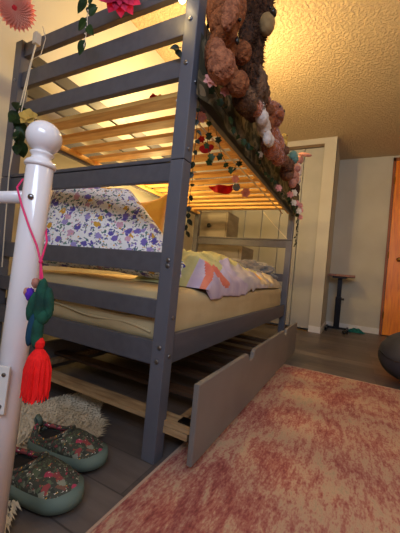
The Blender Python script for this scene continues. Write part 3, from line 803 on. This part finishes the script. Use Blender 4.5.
for nm, c, r, m, lab in [('plush_mouse',(1.33,-.10,1.40),.04,'pinkplush','small pink plush mouse between the brown bear and the pink plush'),('plush_puppy',(.95,-.11,1.42),.04,'brown','small brown plush puppy between the two bears'),('plush_kitten',(.58,-.10,1.47),.042,'tan_plush','small tan plush kitten beside the gorilla trousers')]:
    t = thing(nm, lab, 'plush toy', c)
    x, y, z = c
    part('body', M[m], t, ((x+.02,y,z-.01),(r*1.1,r*.8,r)), seed=int(x*50)); h = part('head', M[m], t, ((x-.01,y-.012,z+r*.95),(r*.7,r*.65,r*.65)), seed=int(x*70))
    part('ear', M[m], h, ((x-.03,y-.012,z+r*1.55),(r*.25,r*.15,r*.25)), sub=2); part('ear', M[m], h, ((x+.012,y-.012,z+r*1.55),(r*.25,r*.15,r*.25)), sub=2)
# two small dark plush shapes at the corner post (out at the end of the row)
t = thing('plush_panda', 'black and white plush at the far bunk corner above the blossoms', 'plush toy', (1.62,-.07,1.42))
part('body', M['choc'], t, ((1.62,-.075,1.42),(.05,.035,.055)), seed=41); part('head', M['whiteplush'], t, ((1.60,-.085,1.49),(.036,.03,.034)), seed=42)

for o in COL.objects:
    if o.get('category') == 'plush toy': o['group'] = 'plush toys along the upper bunk side'

# ---------------------------------------------------------------- garlands, blossoms, leaves
def leaf(bm, c, d, n, ln, wd, fold=.25, lobes=False):
    """a leaf of real blade shape: base at c, along d, facing n"""
    d = Vector(d).normalized(); n = Vector(n); n = (n-d*n.dot(d)).normalized(); s = d.cross(n)
    c = Vector(c); k = 8; mid, Lf, Rt = [], [], []
    for i in range(k+1):
        t = i/k
        w = wd/2*(math.sin(PI*t**.75)**.8 if 0 < t < 1 else 0)
        if lobes: w *= 1+.35*math.sin(t*PI*4)
        p = c+d*ln*t-n*ln*.18*t*t
        mid.append(bm.verts.new(p)); Lf.append(bm.verts.new(p+s*w+n*w*fold)); Rt.append(bm.verts.new(p-s*w+n*w*fold))
    for i in range(k):
        bm.faces.new((mid[i],mid[i+1],Lf[i+1],Lf[i])); bm.faces.new((mid[i+1],mid[i],Rt[i],Rt[i+1]))
def vine(name, label, pts, nleaf, ln, wd, m, seed, blossoms=(), group=None, cat='garland', lobes=False, spread=.02, bead=None):
    r = random.Random(seed); pts = [Vector(p) for p in pts]
    t = thing(name, label, cat, tuple(pts[-1]), group)
    # smooth path
    fine = []
    for a, c in zip(pts, pts[1:]):
        for k in range(6): fine.append(a.lerp(c, k/6)+Vector((r.uniform(-1,1), r.uniform(-1,1), r.uniform(-1,1)))*.002)
    fine.append(pts[-1])
    obj('stem', tube(bmesh.new(), fine, .0013, 5), M['leaf_dark'] if not bead else M['cord_white'], t)
    b = bmesh.new()
    for i in range(nleaf):
        u = (i+.5)/nleaf*(len(fine)-1); k = int(u); p = fine[k].lerp(fine[min(k+1,len(fine)-1)], u-k)
        d = Vector((r.uniform(-.7,.7), r.uniform(-.6,.6), -.9+r.uniform(-.4,.7)))
        leaf(b, p, d, (-.8+r.uniform(-.3,.3), -.6+r.uniform(-.3,.3), .1), ln*r.uniform(.75,1.2), wd*r.uniform(.8,1.15), lobes=lobes)
    bmesh.ops.solidify(b, geom=b.faces[:], thickness=.0008)
    obj('foliage', b, m, t)
    for (p, rad, mm) in blossoms:
        bb_ = bmesh.new(); flower(bb_, p, rad, (-.75,-.6,.1), 6, 2, r.uniform(0,6)); obj('blossom', bb_, M[mm], t)
    return t
def flower(bm, c, rad, n, petals=8, layers=3, ph=0, cup=.35):
    c = Vector(c); n = Vector(n).normalized(); u, w = frame_of(n)
    for l in range(layers):
        rr = rad*(1-.26*l)
        for k in range(petals):
            a = 2*PI*(k+.5*(l%2))/petals+ph
            d = (u*math.cos(a)+w*math.sin(a))+n*(cup*.6+.4*l)
            leaf(bm, c+n*.003*l, d, n, rr, rr*2.6/petals*1.9, .3)
    blob(bm, c+n*rad*.1, (rad*.16,)*3, sub=2)
    return bm
# ivy along the lower edge of the upper bunk side
vine('ivy_garland', 'green ivy garland with pale blossoms along the lower edge of the upper bunk side', [(.02,-.05,1.36),(.15,-.055,1.31),(.35,-.05,1.29),(.55,-.06,1.315),(.8,-.05,1.285),(1.05,-.055,1.31),(1.3,-.05,1.29),(1.6,-.055,1.31),(1.9,-.05,1.29),(2.1,-.045,1.31)],
     30, .034, .026, M['leaf'], 3, [((.03,-.06,1.335),.028,'blossom_pink'),((.14,-.065,1.36),.022,'blossom_pink'),((.62,-.07,1.31),.02,'blossom_white'),((1.08,-.07,1.27),.026,'blossom_pink'),((1.45,-.07,1.33),.03,'blossom_pink'),((1.55,-.08,1.37),.032,'blossom_white'),((1.62,-.07,1.31),.03,'blossom_white'),((1.75,-.07,1.34),.03,'blossom_pink'),((1.88,-.07,1.30),.032,'blossom_white'),((1.98,-.07,1.33),.03,'blossom_pink'),((2.05,-.06,1.28),.03,'blossom_pink'),((2.0,-.06,1.38),.03,'blossom_pink')], lobes=True)
vine('ivy_strand', 'ivy strand hanging down inside the near end of the upper bunk', [(.20,.02,1.31),(.21,.03,1.24),(.23,.025,1.17),(.25,.02,1.14)], 5, .034, .028, M['leaf'], 12, lobes=True, cat='garland')
vine('ivy_strand', 'ivy strand looping below the slats in the middle of the bunk', [(.30,.04,1.31),(.36,.03,1.22),(.45,.03,1.19),(.56,.04,1.23),(.62,.03,1.30)], 6, .036, .03, M['leaf'], 15, lobes=True)
vine('dark_vine', 'thin dark vine running down the inner edge of the near post', [(.060,-.005,1.60),(.062,-.007,1.42),(.060,-.004,1.25),(.062,-.006,1.08),(.06,-.004,.9),(.06,-.003,.80)], 22, .026, .016, M['leaf_dark'], 21)
vine('curly_vine', 'short dark curly vine hanging down the far corner post', [(2.08,-.03,1.30),(2.085,-.035,1.22),(2.08,-.03,1.14),(2.085,-.033,1.06),(2.08,-.03,1.0)], 12, .035, .016, M['leaf_dark'], 22)
vine('leaf_strand', 'dark leaves on a beaded white string hanging at the top of the bed end', [(-.10,.445,1.84),(-.10,.44,1.75),(-.10,.438,1.65),(-.10,.436,1.56),(-.10,.44,1.49)], 1, .03, .02, M['leaf_dark'], 2, bead=True)
ls = [o for o in COL.objects if o.name.startswith('leaf_strand')][0]
b = bmesh.new()
for p, d, s in [((-.10,.452,1.685),(-.1,.55,-.5),.062),((-.10,.436,1.66),(0,-.3,.9),.03),((-.10,.43,1.612),(0,-.7,.55),.046),((-.10,.44,1.60),(0,.8,-.3),.06),((-.10,.435,1.575),(0,-.55,-.7),.052),((-.10,.44,1.52),(0,.55,-.8),.058),((-.10,.44,1.64),(0,-.9,.2),.04)]:
    leaf(b, p, d, (-1,-.3,-.2), s, s*.62)
bmesh.ops.solidify(b, geom=b.faces[:], thickness=.001); obj('large_leaves', b, M['leaf'], ls)
b = bmesh.new()
for k in range(14): blob(b, (-.10,.441+.002*math.sin(k),1.50+k*.023), (.0032,)*3, sub=1)
obj('beads', b, M['blossom_white'], ls)
vine('leaf_sprig', 'small green leaf sprig and screw hook on the near post', [(-.008,.075,1.47),(-.012,.068,1.45),(-.010,.05,1.455)], 3, .03, .024, M['leaf_dark'], 30)
# bunch of leaves on the left post
lb = vine('ivy_bunch', 'loose bunch of broad green leaves hanging on the left bed post', [(-.04,.93,1.40),(-.05,.91,1.33),(-.05,.89,1.26),(-.05,.885,1.17)], 12, .07, .055, M['leaf'], 33)
b = bmesh.new(); flower(b, (-.05,.83,1.30), .045, (-.8,-.5,.2), 5, 2, 1, .6); obj('blossom', b, M['yellowplush'], lb)
# tissue flowers
b = bmesh.new()
c = Vector((-.115,.90,1.775)); n = Vector((-.70,-.62,-.35)).normalized(); u, w = frame_of(n)
for l in range(9):
    rr = .083*(1-.085*l)
    for k in range(26):
        a = 2*PI*(k+.5*(l%2))/26; d = (u*math.cos(a)+w*math.sin(a))+n*(.10+.10*l)
        leaf(b, c+n*.002*l, d, n, rr, rr*.34, .5)
bmesh.ops.solidify(b, geom=b.faces[:], thickness=.0006)
t = thing('paper_flower', 'ruffled coral paper flower on the wall side corner of the bed end', 'flower', tuple(c)); obj('petals', b, M['coral_tissue'], t)
b = blob(bmesh.new(), c+n*.014, (.016,.016,.016), sub=3, amp=.2); obj('flower_centre', b, M['red'], t)
b = bmesh.new(); c = Vector((-.09,.295,1.675)); n = Vector((-.75,-.6,-.35)).normalized(); u, w = frame_of(n)
for l in range(5):
    rr = .082*(1-.14*l)
    for k in range(11):
        a = 2*PI*(k+.5*(l%2))/11; d = (u*math.cos(a)+w*math.sin(a))+n*(.12+.22*l); leaf(b, c+n*.002*l, d, n, rr, rr*.7, .3)
bmesh.ops.solidify(b, geom=b.faces[:], thickness=.0006)
t = thing('paper_flower', 'magenta paper flower hanging at the middle of the top end rail', 'flower', tuple(c)); obj('petals', b, M['blossom_magenta'], t)
b = blob(bmesh.new(), c+n*.02, (.012,.012,.012), sub=3, amp=.2); obj('flower_centre', b, M['coral_tissue'], t)

# string light cord, connector and bulbs
sl = thing('power_cord', 'doubled white cord with a small plug hanging over the left end of the top rail', 'cord', (-.05,.9,1.0))
b = bmesh.new(); tube(b, [(-.03,.865,1.70),(-.04,.885,1.55),(-.05,.905,1.38),(-.05,.93,1.24),(-.04,.955,1.05),(-.03,.96,.80),(-.02,.965,.60)], .0026, 6)
tube(b, [(-.03,.865,1.70),(-.045,.868,1.55),(-.05,.885,1.38),(-.05,.912,1.24),(-.045,.945,1.08)], .0026, 6)
tube(b, [(-.02,.85,1.76),(-.03,.80,1.68),(-.02,.84,1.62),(-.03,.89,1.60),(-.03,.865,1.66)], .0018, 6)
obj('wire', b, M['cord_white'], sl)
obj('plug', box(-.046,-.018,.850,.876,1.665,1.72, bev=.005), M['cord_white'], sl)
def bulb(c, r, lab):
    t = thing('string_bulb', lab, 'light bulb', c)
    b = blob(bmesh.new(), c, (r,r,r*1.15), sub=3); obj('globe', b, M['bulb'], t, True)
    b = bmesh.new(); lathe(b, (c[0],c[1],c[2]+r*.9), [(r*.5,0),(r*.5,r*.9),(r*.3,r*1.1)], 12); obj('socket', b, M['cord_white'], t)
    return t
bulb((-.030,.052,1.612), .013, 'glowing warm string bulb on the near post at the top rail')
sc = thing('lamp_wire', 'thin pale cord running under the slats along the upper bunk', 'cord', (.8,.09,1.3))
obj('wire', tube(bmesh.new(), [(.06,.095,1.312),(.5,.097,1.308),(1.0,.10,1.311),(1.5,.10,1.309),(2.05,.11,1.312)], .0055, 6), M['cord_white'], sc)
sc = thing('slanting_cord', 'thin pale cord slanting across the far end of the lower bunk', 'cord', (2.0,.1,1.05))
obj('wire', tube(bmesh.new(), [(2.05,.30,1.33),(2.06,.17,1.19),(2.05,.045,1.07)], .004, 6), M['cord_white'], sc)

# trinkets hanging under the slats
def trinket(name, label, c, cordtop, maker, m, cat='ornament'):
    t = thing(name, label, cat, c); maker(t); 
    obj('thread', tube(bmesh.new(), [(c[0],c[1],cordtop),(c[0],c[1],c[2]+.01)], .0008, 5), M['cord_white'], t); return t
def mk_red(c, w, h):
    def f(t):
        b = bmesh.new(); blob(b, (c[0],c[1]-w*.25,c[2]+h*.2), (.008,w*.32,h*.4), sub=3); blob(b, (c[0],c[1]+w*.25,c[2]+h*.2), (.008,w*.32,h*.4), sub=3); blob(b, (c[0],c[1],c[2]-h*.1), (.008,w*.42,h*.4), sub=3); obj('felt_shape', b, M['red'], t, True)
    return f
c = (.375,.118,1.255); trinket('red_felt_heart', 'red felt heart hanging below the slats near the post', c, 1.338, mk_red(c,.07,.038), None)
c = (.27,.10,1.275); 
def mk_fl(c, r, m):
    def f(t): b = bmesh.new(); flower(b, c, r, (-.75,-.6,-.2), 6, 2, 0, .2); obj('petals', b, M[m], t)
    return f
c = (.15,.035,1.285); trinket('pink_paper_blossom', 'pale pink blossom hanging under the first slats beside the near post', c, 1.338, mk_fl(c,.026,'blossom_pink'), None)
c = (.36,.14,1.30); trinket('red_blossom', 'tiny red blossom above the red felt heart', c, 1.338, mk_fl(c,.018,'red'), None)
c = (1.05,.35,1.235)
def mk_cloth(t):
    b = bmesh.new(); g = {}
    for i in range(21):
        for j in range(7):
            u, v = i/20*2-1, j/6
            g[i,j] = b.verts.new((1.10+.02*math.sin(u*6), .335-u*.125, 1.322-.006-(1-u*u)*.055*v-.01*v))
    for i in range(20):
        for j in range(6): b.faces.new((g[i,j],g[i+1,j],g[i+1,j+1],g[i,j+1]))
    bmesh.ops.solidify(b, geom=b.faces[:], thickness=.003); obj('pennant', b, M['red'], t, True)
t = thing('red_pennant', 'red crescent of cloth slung under the slats halfway along', 'ornament', (1.1,.335,1.30)); mk_cloth(t)
c = (1.02,.205,1.27)
def mk_round(t): b = bmesh.new(); lathe(b, c, [(.001,-.006),(.024,-.005),(.027,0),(.024,.005),(.001,.006)], 20, Vector((.8,.6,0))); obj('disc', b, M['silver'], t, True)
trinket('glass_disc', 'round blue grey disc hanging beside the red pennant', c, 1.338, mk_round, None)
c = (1.12,.17,1.26); trinket('peach_butterfly', 'peach butterfly ornament at the right tip of the red pennant', c, 1.338, mk_fl(c,.038,'blossom_pink'), None)
c = (.78,.12,1.245); trinket('peach_blossom', 'peach blossom hanging from the slats behind the ivy', c, 1.338, mk_fl(c,.026,'coral_tissue'), None)
c = (.30,.42,1.42)
b = bmesh.new(); flower(b, (.10,.24,1.37), .018, (-.75,-.6,-.3), 5, 2, 0, .2); t = thing('toy_figure', 'tiny red and orange figure lying on the slats of the upper bunk', 'toy', (.10,.24,1.358)); obj('red_half', b, M['red'], t)
b = bmesh.new(); flower(b, (.11,.215,1.37), .016, (-.75,-.6,-.3), 5, 2, 1, .2); obj('orange_half', b, M['yellow'], t)

# ---------------------------------------------------------------- lights
def light(name, kind, loc, energy, color, size=.1, rot=(0,0,0), size_y=None, spread=None):
    l = bpy.data.lights.new(name, kind); l.energy = energy; l.color = color
    if kind == 'AREA':
        l.size = size
        if size_y: l.shape = 'RECTANGLE'; l.size_y = size_y
        if spread: l.spread = spread
    elif kind != 'SUN': l.shadow_soft_size = size
    o = bpy.data.objects.new(name, l); COL.objects.link(o); o.location = loc; o.rotation_euler = rot; return o
WARM = (1,.69,.27)
light('bunk_lamp', 'POINT', (1.50,.42,2.15), 42, WARM, .06)
light('wall_side_bunk_lamp', 'POINT', (1.0,.80,1.95), 28, WARM, .06)
light('post_bulb_light', 'POINT', (-.06,.10,1.60), .4, WARM, .02)
light('lower_bunk_fill', 'POINT', (1.1,.95,1.12), 10, WARM, .04)  # unseen fill light added to brighten slat undersides and lower bunk
light('room_lamp', 'POINT', (1.0,-1.7,2.35), 10, (1,.74,.42), .15)
light('window_daylight', 'AREA', (X0+.02,-1.05,1.75), 36, (.68,.79,1), .7, (0,-PI/2,0), 1.5)
wd = bpy.data.worlds.new('world'); SC.world = wd; wd.use_nodes = True
wd.node_tree.nodes['Background'].inputs[0].default_value = (.6,.75,1,1); wd.node_tree.nodes['Background'].inputs[1].default_value = .6

# ---------------------------------------------------------------- camera
f_px = 297.618; yaw, pitch, roll = 4.77229849e-01, 1.80952911e-02, 9.72917462e-02
F = Vector((math.cos(yaw)*math.cos(pitch), math.sin(yaw)*math.cos(pitch), math.sin(pitch)))
r = Vector((math.sin(yaw), -math.cos(yaw), 0)); u = r.cross(F)
Rr = r*math.cos(roll)+u*math.sin(roll); U = -r*math.sin(roll)+u*math.cos(roll)
cam = bpy.data.cameras.new('camera'); co = bpy.data.objects.new('camera', cam); COL.objects.link(co)
cam.sensor_fit = 'HORIZONTAL'; cam.sensor_width = 36; cam.lens = 36*f_px/400; cam.clip_start = .02
mw = Matrix(((Rr.x,U.x,-F.x,-.86715),(Rr.y,U.y,-F.y,-.55215),(Rr.z,U.z,-F.z,.67),(0,0,0,1)))
co.matrix_world = mw
SC.camera = co
vs = SC.view_settings
vs.view_transform = 'Standard'; vs.look = 'None'; vs.gamma = 1; vs.use_curve_mapping = False; vs.exposure = 0
